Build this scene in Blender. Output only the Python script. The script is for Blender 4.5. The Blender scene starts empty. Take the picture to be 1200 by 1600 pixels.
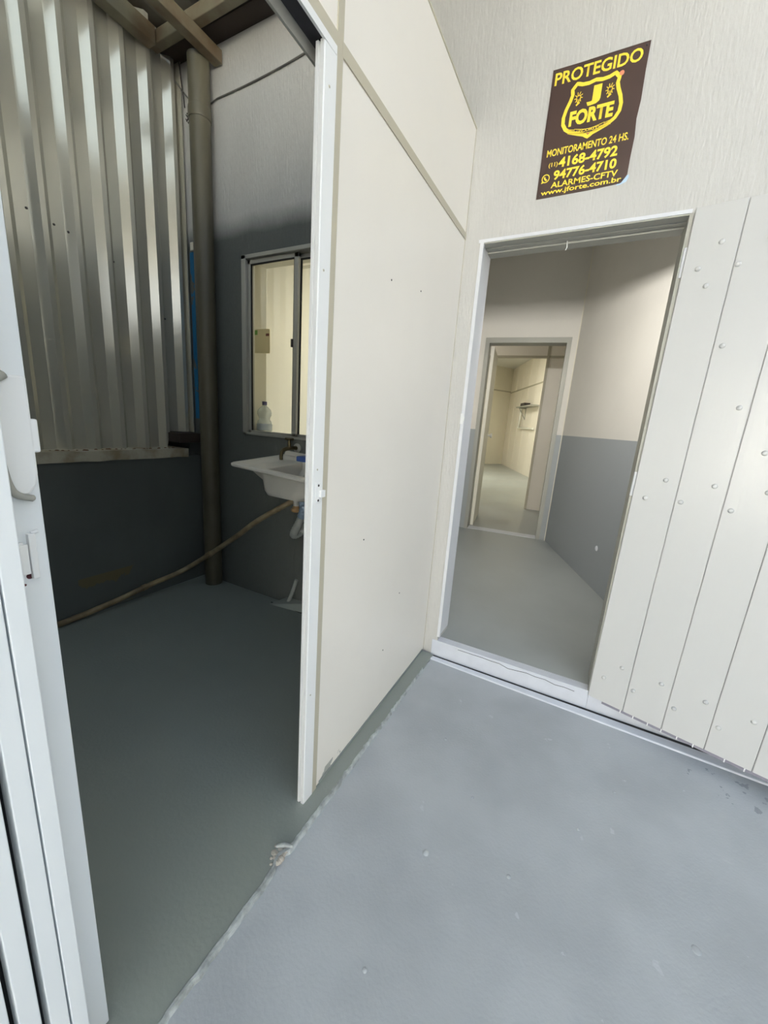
import bpy, bmesh, math, random
from mathutils import Matrix, Vector
random.seed(7)
sc = bpy.context.scene
C = sc.collection

# ------------------------------------------------------------------ camera
CAM = Vector((0.67333, -1.92588, 1.27))
RT = Vector((0.8797733, 0.4703091, 0.0693425))
DN = Vector((0.1657741, -0.1667962, -0.9719558))
FW = Vector((-0.4455535, 0.8665959, -0.2247079))
cd = bpy.data.cameras.new('camera')
cam = bpy.data.objects.new('camera', cd)
C.objects.link(cam)
cam.matrix_world = Matrix(((RT.x, -DN.x, -FW.x, CAM.x), (RT.y, -DN.y, -FW.y, CAM.y), (RT.z, -DN.z, -FW.z, CAM.z), (0, 0, 0, 1)))
cd.sensor_fit = 'VERTICAL'
cd.sensor_height = 24.0
cd.lens = 610.3 / 1600 * 24.0
cd.clip_start = 0.02
sc.camera = cam

# ------------------------------------------------------------------ light, sky, exposure
SKY_STRENGTH = 2.6
SUN_STRENGTH = 150.0
HALL_FILL = 34.0
SECOND_FILL = 11.0
ROOM_LAMP, FAR_LAMP = 34.0, 115.0
GARAGE_END = -6.2          # the covered area opens to the yard here
GARAGE_RIGHT = 4.2
ROOF_RIGHT = 3.55
ROOF_SPLIT = 1.15           # the roof ends here; the strip to its right is open to the sky
w = bpy.data.worlds.new('sky'); sc.world = w
w.use_nodes = True
nt = w.node_tree
bg = nt.nodes['Background']
tc = nt.nodes.new('ShaderNodeTexCoord')
sx = nt.nodes.new('ShaderNodeSeparateXYZ')
rp = nt.nodes.new('ShaderNodeValToRGB')
nt.links.new(tc.outputs['Generated'], sx.inputs[0])
nt.links.new(sx.outputs['Z'], rp.inputs[0])
nt.links.new(rp.outputs[0], bg.inputs[0])
e = rp.color_ramp.elements
e[0].position = 0.0; e[0].color = (0.95, 0.95, 0.90, 1)
e[1].position = 0.6; e[1].color = (0.70, 0.83, 1.0, 1)
m = e.new(0.18); m.color = (0.92, 0.96, 1.0, 1)
bg.inputs[1].default_value = SKY_STRENGTH
# sky portal at the open end of the covered area (only guides sampling, gives no light itself)
pl = bpy.data.lights.new('sky_portal', 'AREA'); pl.shape = 'RECTANGLE'
pl.size, pl.size_y = GARAGE_RIGHT, ROOF_RIGHT
pl.cycles.is_portal = True
po = bpy.data.objects.new('sky_portal', pl); C.objects.link(po)
po.location = (GARAGE_RIGHT / 2, GARAGE_END - 0.02, ROOF_RIGHT / 2)
po.rotation_euler = (math.radians(90), 0, 0)
sl_ = bpy.data.lights.new('sun', 'SUN'); sl_.energy = SUN_STRENGTH; sl_.angle = 0.01; sl_.color = (1.0, 0.96, 0.88)
so_ = bpy.data.objects.new('sun', sl_); C.objects.link(so_); so_.rotation_euler = (math.radians(-45), 0, 0)   # high behind the house: only the open yard is sunlit
def lamp(name, loc, power, size, col):
    l = bpy.data.lights.new(name, 'AREA'); l.energy = power; l.size = size; l.color = col
    o = bpy.data.objects.new(name, l); C.objects.link(o); o.location = loc
    return o
lamp('lit_room_ceiling_lamp', (-1.9, 1.2, 3.05), ROOM_LAMP, 0.35, (1.0, 0.95, 0.82))
lamp('second_room_fill_light', (-1.3, 3.6, 3.2), SECOND_FILL, 0.4, (1.0, 0.95, 0.84))  # unseen light added to brighten the second room
lamp('end_room_ceiling_lamp', (-2.3, 7.4, 3.2), FAR_LAMP, 1.0, (1.0, 0.98, 0.84))
vs = sc.view_settings
vs.view_transform = 'Standard'; vs.look = 'None'; vs.gamma = 1.0; vs.use_curve_mapping = False
vs.exposure = -0.42
sc.cycles.max_bounces = 14
sc.cycles.diffuse_bounces = 8
sc.cycles.glossy_bounces = 5
sc.cycles.transparent_max_bounces = 12
sc.cycles.use_denoising = True
sc.cycles.sample_clamp_indirect = 8.0

# ------------------------------------------------------------------ materials
def s2l(c):
    return tuple(((v / 255) / 12.92 if v / 255 <= 0.04045 else ((v / 255 + 0.055) / 1.055) ** 2.4) for v in c)

def mat(name, rgb, rough=0.6, metal=0.0, bump=0.0, bscale=(40, 40, 40), var=0.0, vscale=(3, 3, 3), rvar=0.0, spec=0.5, rgb2=None, detail=4):
    mt = bpy.data.materials.new(name); mt.use_nodes = True
    n = mt.node_tree; b = n.nodes['Principled BSDF']
    base = s2l(rgb)
    b.inputs['Base Color'].default_value = (*base, 1)
    b.inputs['Roughness'].default_value = rough
    b.inputs['Metallic'].default_value = metal
    b.inputs['Specular IOR Level'].default_value = spec
    t = n.nodes.new('ShaderNodeTexCoord')
    if var or rgb2 or rvar:
        mp = n.nodes.new('ShaderNodeMapping'); mp.inputs['Scale'].default_value = vscale
        nz = n.nodes.new('ShaderNodeTexNoise'); nz.inputs['Scale'].default_value = 1; nz.inputs['Detail'].default_value = detail
        n.links.new(t.outputs['Object'], mp.inputs[0]); n.links.new(mp.outputs[0], nz.inputs[0])
        if var or rgb2:
            r = n.nodes.new('ShaderNodeValToRGB')
            c2 = s2l(rgb2) if rgb2 else tuple(v * (1 - var) for v in base)
            r.color_ramp.elements[0].position = 0.35; r.color_ramp.elements[0].color = (*c2, 1)
            r.color_ramp.elements[1].position = 0.62; r.color_ramp.elements[1].color = (*base, 1)
            n.links.new(nz.outputs[0], r.inputs[0]); n.links.new(r.outputs[0], b.inputs['Base Color'])
        if rvar:
            mr = n.nodes.new('ShaderNodeMapRange')
            mr.inputs['From Min'].default_value = 0.3; mr.inputs['From Max'].default_value = 0.7
            mr.inputs['To Min'].default_value = max(0.02, rough - rvar); mr.inputs['To Max'].default_value = min(1, rough + rvar)
            n.links.new(nz.outputs[0], mr.inputs[0]); n.links.new(mr.outputs[0], b.inputs['Roughness'])
    if bump:
        mp = n.nodes.new('ShaderNodeMapping'); mp.inputs['Scale'].default_value = bscale
        nz = n.nodes.new('ShaderNodeTexNoise'); nz.inputs['Scale'].default_value = 1; nz.inputs['Detail'].default_value = 5
        bp = n.nodes.new('ShaderNodeBump'); bp.inputs['Strength'].default_value = bump; bp.inputs['Distance'].default_value = 0.004
        n.links.new(t.outputs['Object'], mp.inputs[0]); n.links.new(mp.outputs[0], nz.inputs[0])
        n.links.new(nz.outputs[0], bp.inputs['Height']); n.links.new(bp.outputs[0], b.inputs['Normal'])
    return mt

def height_split(mt, z, rgb_low):
    """paint below height z in another colour (a painted dado)"""
    n = mt.node_tree; b = n.nodes['Principled BSDF']
    g = n.nodes.new('ShaderNodeNewGeometry'); s = n.nodes.new('ShaderNodeSeparateXYZ')
    lt = n.nodes.new('ShaderNodeMath'); lt.operation = 'LESS_THAN'; lt.inputs[1].default_value = z
    mx = n.nodes.new('ShaderNodeMix'); mx.data_type = 'RGBA'
    n.links.new(g.outputs['Position'], s.inputs[0]); n.links.new(s.outputs['Z'], lt.inputs[0])
    n.links.new(lt.outputs[0], mx.inputs['Factor'])
    cur = b.inputs['Base Color']
    if cur.is_linked: n.links.new(cur.links[0].from_socket, mx.inputs['A'])
    else: mx.inputs['A'].default_value = cur.default_value
    mx.inputs['B'].default_value = (*s2l(rgb_low), 1)
    n.links.new(mx.outputs['Result'], b.inputs['Base Color'])
    return mt

M = {}
M['floor'] = mat('grey_floor_paint', (174, 179, 183), 0.40, bump=0.2, bscale=(110, 110, 110), rgb2=(161, 166, 170), vscale=(3.2, 3.2, 3.2), rvar=0.08, detail=8)
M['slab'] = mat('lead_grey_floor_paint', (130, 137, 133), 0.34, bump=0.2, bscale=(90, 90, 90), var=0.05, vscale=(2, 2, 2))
M['lip'] = mat('cracked_paint_edge', (176, 182, 182), 0.6, bump=0.9, bscale=(60, 60, 60), rgb2=(130, 135, 135), vscale=(30, 30, 30))
M['hallfloor'] = mat('hall_floor_paint', (164, 169, 168), 0.38, bump=0.18, bscale=(45, 45, 45), var=0.12, vscale=(2.5, 2.5, 2.5), rvar=0.1)
M['backwall'] = mat('grey_white_stucco', (192, 191, 187), 0.6, bump=1.0, bscale=(95, 95, 20), var=0.06, vscale=(5, 5, 2))
M['lead'] = mat('lead_grey_paint', (92, 97, 95), 0.35, bump=0.2, bscale=(30, 30, 30), var=0.15, vscale=(3, 3, 2))
M['hallwall'] = height_split(mat('hall_wall_paint', (216, 213, 206), 0.6, bump=0.2, bscale=(40, 40, 20), var=0.03), 1.26, (152, 157, 160))
M['cream'] = mat('cream_wall', (228, 223, 206), 0.7, bump=0.15, var=0.05, vscale=(1.5, 1.5, 1.5))
M['panel'] = mat('cream_partition_panel', (236, 230, 220), 0.4, bump=0.04, bscale=(60, 60, 30), var=0.03, vscale=(2, 2, 2))
M['rail'] = mat('beige_steel_rail', (176, 170, 152), 0.45)
M['post'] = mat('white_painted_steel', (236, 236, 234), 0.38, bump=0.03, bscale=(30, 30, 8))
M['post2'] = mat('white_frame_enamel', (232, 235, 236), 0.35)
M['frame'] = mat('white_door_frame_paint', (222, 223, 226), 0.4, bump=0.06, bscale=(20, 20, 8))
M['black'] = mat('black_gap', (12, 12, 14), 0.7)
M['track'] = mat('dark_steel_track', (52, 52, 58), 0.4, metal=0.6)
M['silver'] = mat('aluminium', (176, 176, 170), 0.4, metal=0.45, bump=0.02)
M['doorpaint'] = mat('gloss_white_wood_paint', (206, 206, 204), 0.22, bump=0.15, bscale=(120, 120, 9), rvar=0.04, vscale=(30, 30, 6))
M['riser'] = mat('white_painted_concrete', (214, 217, 224), 0.55, bump=0.4, bscale=(40, 40, 40), var=0.06, vscale=(14, 14, 14))
M['grout'] = mat('white_paint_drip', (235, 235, 235), 0.5)
M['tilegrey'] = mat('grey_violet_tile', (120, 118, 130), 0.4)
M['sheet'] = mat('galvanised_sheet', (214, 211, 198), 0.17, metal=0.55, bump=0.04, bscale=(6, 6, 2), var=0.05, vscale=(2, 5, .6))
M['sill'] = mat('pale_concrete_sill', (172, 168, 152), 0.8, bump=0.5, bscale=(50, 50, 50), rgb2=(140, 128, 104), vscale=(9, 9, 9))
M['rust'] = mat('rust_dirt', (92, 58, 34), 0.9, bump=0.6)
M['beam'] = mat('rusty_painted_steel', (112, 107, 88), 0.6, bump=0.25, bscale=(30, 30, 30), rgb2=(84, 68, 48), vscale=(5, 5, 5))
M['roof'] = mat('roof_sheet', (112, 112, 104), 0.5, metal=0.2, rgb2=(84, 72, 56), vscale=(2, 2, 2))
M['ceil'] = mat('white_ceiling', (214, 213, 208), 0.8)
M['conc'] = mat('yard_concrete', (178, 176, 170), 0.85, var=0.1)
M['dpipe'] = mat('grey_pvc_downpipe', (88, 84, 68), 0.45, var=0.35, vscale=(6, 6, 2), bump=0.05)
M['conduit'] = mat('dirty_beige_pvc', (150, 138, 108), 0.55, rgb2=(112, 98, 74), vscale=(12, 12, 12))
M['sink'] = mat('white_sink_plastic', (224, 220, 210), 0.28, var=0.05, vscale=(8, 8, 8))
M['brass'] = mat('tarnished_brass', (92, 84, 62), 0.4, metal=0.8)
M['orange'] = mat('orange_rust_spot', (206, 128, 96), 0.7)
M['nut'] = mat('brown_drain_nut', (150, 120, 82), 0.5)
M['hose'] = mat('grey_corrugated_hose', (166, 170, 166), 0.5)
M['hoseblue'] = mat('blue_grey_hose', (112, 130, 152), 0.45)
M['blue'] = mat('blue_plastic', (58, 84, 148), 0.5)
M['bluecap'] = mat('dark_violet_cap', (72, 66, 110), 0.4)
M['kraft'] = mat('kraft_sticker', (216, 198, 146), 0.7)
M['green'] = mat('green_print', (110, 150, 60), 0.7)
M['redp'] = mat('red_brown_print', (110, 62, 40), 0.7)
M['dark'] = mat('dark_screw', (40, 34, 34), 0.5)
M['maroon'] = mat('maroon_hole', (78, 24, 34), 0.6)
M['signb'] = mat('brown_black_sign', (64, 49, 45), 0.35, var=0.15, vscale=(6, 6, 6))
M['yellow'] = mat('yellow_lettering', (252, 226, 72), 0.5)
M['ltblue'] = mat('pale_blue_torn_paper', (190, 216, 236), 0.7)
M['darkbrown'] = mat('dark_brown', (46, 36, 30), 0.8)
M['cable'] = mat('grey_cable', (78, 76, 72), 0.6)
M['whitep'] = mat('white_pvc', (236, 236, 228), 0.4)
M['jamb2'] = mat('grey_steel_and_shade', (152, 152, 144), 0.45, bump=0.08)
M['leafp'] = mat('cream_door_leaf', (232, 228, 214), 0.4)
M['chip'] = mat('exposed_mortar', (166, 160, 150), 0.9, bump=0.8, bscale=(60, 60, 60))
def clear(name, col, rough, mixw, ior=1.45):
    mt = bpy.data.materials.new(name); mt.use_nodes = True
    n = mt.node_tree; n.nodes.clear()
    o = n.nodes.new('ShaderNodeOutputMaterial'); mx = n.nodes.new('ShaderNodeMixShader')
    tr = n.nodes.new('ShaderNodeBsdfTransparent'); tr.inputs[0].default_value = (*col, 1)
    gl = n.nodes.new('ShaderNodeBsdfPrincipled'); gl.inputs['Base Color'].default_value = (*col, 1); gl.inputs['Roughness'].default_value = rough
    mx.inputs[0].default_value = mixw
    n.links.new(tr.outputs[0], mx.inputs[1]); n.links.new(gl.outputs[0], mx.inputs[2]); n.links.new(mx.outputs[0], o.inputs[0])
    return mt
def window_glass():
    mt = bpy.data.materials.new('window_glass'); mt.use_nodes = True
    n = mt.node_tree; n.nodes.clear()
    o = n.nodes.new('ShaderNodeOutputMaterial'); mx = n.nodes.new('ShaderNodeMixShader')
    tr = n.nodes.new('ShaderNodeBsdfTransparent'); tr.inputs[0].default_value = (0.97, 0.98, 0.97, 1)
    gl = n.nodes.new('ShaderNodeBsdfGlossy'); gl.inputs['Roughness'].default_value = 0.02
    fr = n.nodes.new('ShaderNodeFresnel'); fr.inputs[0].default_value = 1.3
    n.links.new(fr.outputs[0], mx.inputs[0])
    n.links.new(tr.outputs[0], mx.inputs[1]); n.links.new(gl.outputs[0], mx.inputs[2]); n.links.new(mx.outputs[0], o.inputs[0])
    return mt
M['glass'] = window_glass()
M['bottle'] = clear('clear_bottle_plastic', (0.84, 0.87, 0.88), 0.15, 0.30)
M['fibre'] = clear('translucent_fibreglass', (0.92, 0.95, 0.90), 0.5, 0.2)
M['bottlelabel'] = mat('pale_blue_label', (188, 198, 210), 0.5)

# teal paint left in the corner behind the downpipe (a stain with a shape of its own)
def stain(mt, lo, hi, rgb, scale=9.0, thr=0.5):
    n = mt.node_tree; b = n.nodes['Principled BSDF']
    g = n.nodes.new('ShaderNodeNewGeometry')
    def rng(axis, a, c):
        s = n.nodes.new('ShaderNodeSeparateXYZ'); n.links.new(g.outputs['Position'], s.inputs[0])
        m1 = n.nodes.new('ShaderNodeMath'); m1.operation = 'GREATER_THAN'; m1.inputs[1].default_value = a
        m2 = n.nodes.new('ShaderNodeMath'); m2.operation = 'LESS_THAN'; m2.inputs[1].default_value = c
        m3 = n.nodes.new('ShaderNodeMath'); m3.operation = 'MULTIPLY'
        n.links.new(s.outputs[axis], m1.inputs[0]); n.links.new(s.outputs[axis], m2.inputs[0])
        n.links.new(m1.outputs[0], m3.inputs[0]); n.links.new(m2.outputs[0], m3.inputs[1])
        return m3.outputs[0]
    def mul(a, c):
        m3 = n.nodes.new('ShaderNodeMath'); m3.operation = 'MULTIPLY'
        n.links.new(a, m3.inputs[0]); n.links.new(c, m3.inputs[1]); return m3.outputs[0]
    f = mul(mul(rng(0, lo[0], hi[0]), rng(1, lo[1], hi[1])), rng(2, lo[2], hi[2]))
    nz = n.nodes.new('ShaderNodeTexNoise'); nz.inputs['Scale'].default_value = scale; nz.inputs['Detail'].default_value = 5
    n.links.new(g.outputs['Position'], nz.inputs[0])
    gt = n.nodes.new('ShaderNodeMath'); gt.operation = 'GREATER_THAN'; gt.inputs[1].default_value = thr
    n.links.new(nz.outputs[0], gt.inputs[0]); f = mul(f, gt.outputs[0])
    mx = n.nodes.new('ShaderNodeMix'); mx.data_type = 'RGBA'
    n.links.new(f, mx.inputs['Factor'])
    cur = b.inputs['Base Color']
    if cur.is_linked: n.links.new(cur.links[0].from_socket, mx.inputs['A'])
    else: mx.inputs['A'].default_value = cur.default_value
    mx.inputs['B'].default_value = (*s2l(rgb), 1)
    n.links.new(mx.outputs['Result'], b.inputs['Base Color'])
def side_dado_shade(mt, xmax, z, rgb):
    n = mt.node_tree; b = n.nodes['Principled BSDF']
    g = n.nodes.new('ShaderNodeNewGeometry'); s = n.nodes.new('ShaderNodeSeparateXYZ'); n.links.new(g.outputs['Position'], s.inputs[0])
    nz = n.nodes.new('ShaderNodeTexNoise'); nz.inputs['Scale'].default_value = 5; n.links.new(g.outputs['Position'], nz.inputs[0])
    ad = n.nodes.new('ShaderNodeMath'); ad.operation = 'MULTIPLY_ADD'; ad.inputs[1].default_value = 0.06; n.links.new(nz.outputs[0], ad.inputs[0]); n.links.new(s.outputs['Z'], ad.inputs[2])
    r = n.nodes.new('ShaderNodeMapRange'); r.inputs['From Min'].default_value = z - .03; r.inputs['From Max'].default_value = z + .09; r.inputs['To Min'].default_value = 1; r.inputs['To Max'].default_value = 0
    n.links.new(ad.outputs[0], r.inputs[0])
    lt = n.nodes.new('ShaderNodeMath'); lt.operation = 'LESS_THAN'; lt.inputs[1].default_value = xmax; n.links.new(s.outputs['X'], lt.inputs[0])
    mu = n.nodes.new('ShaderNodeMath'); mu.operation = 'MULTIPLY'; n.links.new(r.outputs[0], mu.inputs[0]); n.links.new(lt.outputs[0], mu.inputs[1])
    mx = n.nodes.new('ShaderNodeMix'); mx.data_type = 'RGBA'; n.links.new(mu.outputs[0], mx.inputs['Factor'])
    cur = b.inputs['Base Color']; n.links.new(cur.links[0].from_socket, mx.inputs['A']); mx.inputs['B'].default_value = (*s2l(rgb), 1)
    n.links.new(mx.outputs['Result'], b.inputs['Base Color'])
side_dado_shade(M['backwall'], -0.02, 2.36, (90, 94, 91))  # grey lower wall paint, feathered at the top to paint in the shade line
stain(M['backwall'], (-1.90, -0.1, 1.2), (-1.815, 0.1, 2.27), (20, 104, 150), 7, 0.42)
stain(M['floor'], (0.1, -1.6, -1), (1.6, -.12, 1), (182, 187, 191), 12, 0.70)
stain(M['floor'], (1.2, -.27, -1), (1.5, -.12, 1), (138, 143, 148), 26, 0.62)
stain(M['panel'], (-.1, -1.01, 0), (.1, -.86, .052), (158, 158, 152), 14, 0.5)
stain(M['lead'], (-2, -0.86, 0.02), (-1.5, -0.50, 0.25), (104, 96, 70), 5, 0.53)

# ------------------------------------------------------------------ helpers
class MB:
    def __init__(s): s.v = []; s.f = []; s.mi = []; s.sm = []
    def add(s, vs, fs, mi=0, smooth=False):
        o = len(s.v); s.v += [tuple(p) for p in vs]
        for f in fs: s.f.append(tuple(i + o for i in f)); s.mi.append(mi); s.sm.append(smooth)
        return s
    def box(s, a, b, mi=0):
        x0, y0, z0 = (min(a[i], b[i]) for i in range(3)); x1, y1, z1 = (max(a[i], b[i]) for i in range(3))
        return s.add([(x0, y0, z0), (x1, y0, z0), (x1, y1, z0), (x0, y1, z0), (x0, y0, z1), (x1, y0, z1), (x1, y1, z1), (x0, y1, z1)],
                     [(0, 3, 2, 1), (4, 5, 6, 7), (0, 1, 5, 4), (1, 2, 6, 5), (2, 3, 7, 6), (3, 0, 4, 7)], mi)
    def wallbox(s, p, q, z0, z1, th, mi=0):
        """upright slab from p to q (plan), thickness th to the left of p->q"""
        p = Vector((p[0], p[1])); q = Vector((q[0], q[1])); d = (q - p).normalized(); n = Vector((-d.y, d.x)) * th
        c = [p, q, q + n, p + n]
        vs = [(*k, z0) for k in c] + [(*k, z1) for k in c]
        return s.add(vs, [(0, 3, 2, 1), (4, 5, 6, 7), (0, 1, 5, 4), (1, 2, 6, 5), (2, 3, 7, 6), (3, 0, 4, 7)], mi)
    def prism(s, poly, axis, a, b, mi=0):
        """polygon (list of 2-D) extruded along axis 0/1/2 from a to b"""
        def p3(p, t):
            if axis == 0: return (t, p[0], p[1])
            if axis == 1: return (p[0], t, p[1])
            return (p[0], p[1], t)
        n = len(poly)
        vs = [p3(p, a) for p in poly] + [p3(p, b) for p in poly]
        fs = [tuple(range(n))[::-1], tuple(range(n, 2 * n))] + [(i, (i + 1) % n, n + (i + 1) % n, n + i) for i in range(n)]
        return s.add(vs, fs, mi)
    def tube(s, pts, r, seg=14, mi=0, cap=True, smooth=True):
        pts = [Vector(p) for p in pts]; N = len(pts); rr = r if isinstance(r, (list, tuple)) else [r] * N
        up = Vector((0.123, 0.456, 0.88)).normalized(); vs = []
        for i, p in enumerate(pts):
            t = (pts[min(i + 1, N - 1)] - pts[max(i - 1, 0)]).normalized()
            a = up - t * up.dot(t)
            if a.length < 1e-3: a = Vector((1, 0, 0)) - t * t.x
            a.normalize(); up = a; b = t.cross(a)
            vs += [p + (a * math.cos(2 * math.pi * k / seg) + b * math.sin(2 * math.pi * k / seg)) * rr[i] for k in range(seg)]
        fs = [(i * seg + k, i * seg + (k + 1) % seg, (i + 1) * seg + (k + 1) % seg, (i + 1) * seg + k) for i in range(N - 1) for k in range(seg)]
        s.add(vs, fs, mi, smooth)
        if cap: s.add(vs[:seg], [tuple(range(seg))[::-1]], mi); s.add(vs[-seg:], [tuple(range(seg))], mi)
        return s
    def lathe(s, prof, c, axis=2, seg=20, mi=0):
        """profile (r, t) turned about axis through c"""
        vs = []
        for r, t in prof:
            for k in range(seg):
                a = 2 * math.pi * k / seg; u, v = r * math.cos(a), r * math.sin(a)
                q = {2: (u, v, t), 1: (u, t, v), 0: (t, u, v)}[axis]
                vs.append((c[0] + q[0], c[1] + q[1], c[2] + q[2]))
        n = len(prof)
        fs = [(i * seg + k, i * seg + (k + 1) % seg, (i + 1) * seg + (k + 1) % seg, (i + 1) * seg + k) for i in range(n - 1) for k in range(seg)]
        s.add(vs, fs, mi, True)
        s.add(vs[:seg], [tuple(range(seg))[::-1]], mi); s.add(vs[-seg:], [tuple(range(seg))], mi)
        return s
    def build(s, name, mats, parent=None, bevel=0.0, fix=True):
        me = bpy.data.meshes.new(name); me.from_pydata(s.v, [], s.f)
        for m_ in (mats if isinstance(mats, (list, tuple)) else [mats]): me.materials.append(m_)
        for p, i, q in zip(me.polygons, s.mi, s.sm): p.material_index = i; p.use_smooth = q
        if fix:
            bm = bmesh.new(); bm.from_mesh(me); bmesh.ops.recalc_face_normals(bm, faces=bm.faces); bm.to_mesh(me); bm.free()
        o = bpy.data.objects.new(name, me); C.objects.link(o)
        if parent: o.parent = parent
        if bevel:
            bv = o.modifiers.new('edge', 'BEVEL'); bv.width = bevel; bv.segments = 2; bv.limit_method = 'ANGLE'
        return o
def tag(o, label, cat, group=None, kind=None):
    o['label'] = label; o['category'] = cat
    if group: o['group'] = group
    if kind: o['kind'] = kind
    return o
def thing(name, loc, label, cat, group=None, kind=None):
    o = bpy.data.objects.new(name, None); C.objects.link(o); o.location = loc; o.empty_display_size = 0.05
    return tag(o, label, cat, group, kind)
def at(o, loc):
    """geometry was written in world space: move it so that it sits right under its parent"""
    for ch in o.children: ch.matrix_parent_inverse = Matrix.Translation(-Vector(loc))
    return o
def spline(pts, n=10):
    P = [Vector(p) for p in pts]; out = []
    for i in range(len(P) - 1):
        p0, p1, p2, p3 = P[max(i - 1, 0)], P[i], P[i + 1], P[min(i + 2, len(P) - 1)]
        for k in range(n):
            t = k / n
            out.append(0.5 * ((2 * p1) + (p2 - p0) * t + (2 * p0 - 5 * p1 + 4 * p2 - p3) * t * t + (3 * p1 - p0 - 3 * p2 + p3) * t ** 3))
    return out + [P[-1]]

# ------------------------------------------------------------------ floors
LX, DX0, DX1 = -2.12, 0.078, 0.845      # outer left, the doorway's two sides
SLAB = 0.012
fl = MB().box((-2.3, -12, -0.12), (8, -0.0, 0)).build('floor', M['floor'])
tag(fl, 'smooth pale grey painted floor of the covered entrance', 'floor', kind='structure')
lumps = MB()
def lump(b, x, y, z, r, h):
    prof = [(r * math.cos(a), h * math.sin(a)) for a in (0, 0.4, 0.8, 1.2, 1.5)]
    b.lathe([(r * 1.25, -0.001)] + prof, (x, y, z), 2, 9)
for x, y, r, h in ((0.427, -1.007, .010, .007), (0.40, -1.325, .006, .005), (0.837, -0.676, .005, .004), (0.662, -0.941, .007, .003), (1.121, -0.862, .012, .003), (0.62, -1.32, .006, .004), (0.33, -0.55, .006, .003), (0.95, -0.45, .005, .003), (0.5, -0.75, .005, .003)):
    lump(lumps, x, y, 0, r, h)
lumps.build('paint_lumps', M['floor'], fl)
# slightly raised slab on the left with a broken painted edge
edge = []
y = -5.0
random.seed(3)
while y < -0.03:
    base = 0.068 + 0.010 * min(1, max(0, (-y - 0.2) / 1.2)) + random.uniform(-.0025, .0025)
    if -1.285 < y < -1.215: base -= 0.018 * (1 - abs((y + 1.25) / 0.035))
    edge.append((base, y)); y += 0.014
edge.append((0.068, -0.02))
poly = edge + [(LX, -0.02), (LX, -5.0)]
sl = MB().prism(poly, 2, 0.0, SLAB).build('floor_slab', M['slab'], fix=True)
tag(sl, 'darker raised floor slab of the wash area behind the partition', 'floor', kind='structure')
lp = MB()
lx = [(a, b) for a, b in edge if b < -0.17]
def lipz(): return random.uniform(0.0105, 0.0145)
vs, fs = [], []
for i, (a, b) in enumerate(lx):
    chip = -1.28 < b < -1.22
    wdt = random.uniform(.009, .014) * (0.25 + 0.75 * min(1, max(0, (-b - .3) / 0.9)))
    h = 0.004 if chip else random.uniform(.0015, .0035)
    vs += [(a - wdt, b, SLAB - .001), (a - wdt * .7, b, SLAB + h), (a - .001, b, SLAB + h * .8), (a + .0025, b, 0.004), (a + 0.004, b, -0.001)]
for i in range(len(lx) - 1):
    for k in range(4): fs.append((i * 5 + k, i * 5 + k + 1, i * 5 + 5 + k + 1, i * 5 + 5 + k))
lp.add(vs, fs, 0)
lp.build('trim_paint_edge', M['lip'], sl)
ch = MB()
for k in range(16):
    lump(ch, 0.055 + random.uniform(-.022, .016), -1.25 + random.uniform(-.03, .03), SLAB - .002, random.uniform(.005, .011), random.uniform(.003, .007))
ch.build('broken_mortar', M['chip'], sl)
ch = MB()
ch.tube([(0.035, -1.232, SLAB + .003), (0.055, -1.218, SLAB + .006), (0.078, -1.208, SLAB + .004)], [.004, .008, .004], 8)
ch.build('lifted_paint_flake', M['lip'], sl)

# ------------------------------------------------------------------ back wall (sink wall and sign wall are one)
WT = 0.16
WX0, WX1, WZ0, WZ1 = -1.415, -0.47, 1.125, 2.195
bw = MB()
xs = [-2.3, WX0, WX1, DX0, DX1, 8.0]; zs = [-0.12, WZ0, 2.08, WZ1, 3.9]
for i in range(5):
    for j in range(4):
        x0, x1, z0, z1 = xs[i], xs[i + 1], zs[j], zs[j + 1]
        if i == 1 and j in (1, 2): continue
        if i == 3 and j in (0, 1): continue
        bw.box((x0, 0, z0), (x1, WT, z1))
bm = bw
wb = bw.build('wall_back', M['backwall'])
tag(wb, 'grey white stucco back wall running behind sink and doorway', 'wall', kind='structure')
tr = MB().box((DX0 - .012, -0.003, 2.079), (DX1 + .0, 0.001, 2.092)).build('lintel_band', M['frame'], wb)

# ------------------------------------------------------------------ step, threshold lip and hall floor
st = MB().box((-3.3, 0.16, -0.12), (8, 14.5, 0.095)).box((DX0, 0.05, -0.12), (DX1, 0.16, 0.095)).build('floor_hall', M['hallfloor'])
tag(st, 'grey painted hall floor one step up beyond the doorway', 'floor', kind='structure')
rz = MB().box((DX0 - .03, -0.003, -0.02), (DX1, 0.05, 0.0945)).box((DX1, -0.004, -.02), (1.75, 0, .075)).build('trim_step', M['riser'], bevel=.004)
tag(rz, 'white painted concrete step under the inner doorway', 'step', kind='structure')
ck = MB()
random.seed(5)
zc = [(0.20 + 0.045 * i, 0.079 + random.uniform(-.006, .006) - .0006 * i) for i in range(14)]
ck.tube([(x, -0.0035, z) for x, z in zc], .0011, 6)
ck.build('hairline_crack', M['track'], rz)
lp2 = MB()
pts = []
lp2.add([(0.004, -.054, 0), (1.75, -.100, 0), (1.75, -.030, 0), (0.004, -.018, 0), (0.004, -.050, .007), (1.75, -.094, .006), (1.75, -.034, .006), (0.004, -.022, .007)],
        [(0, 3, 2, 1), (4, 5, 6, 7), (0, 1, 5, 4), (1, 2, 6, 5), (2, 3, 7, 6), (3, 0, 4, 7)])
tl2 = lp2.build('trim_threshold', M['riser'], bevel=.004)
tag(tl2, 'thin white raised lip on the floor along the doorway step', 'threshold', kind='structure')
gp = MB().add([(0.004, -.018, .0006), (1.75, -.032, .0006), (1.75, -.008, .0006), (0.004, -.004, .0006)], [(0, 1, 2, 3)]).build('dark_groove', M['black'], tl2, fix=False)

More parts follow.
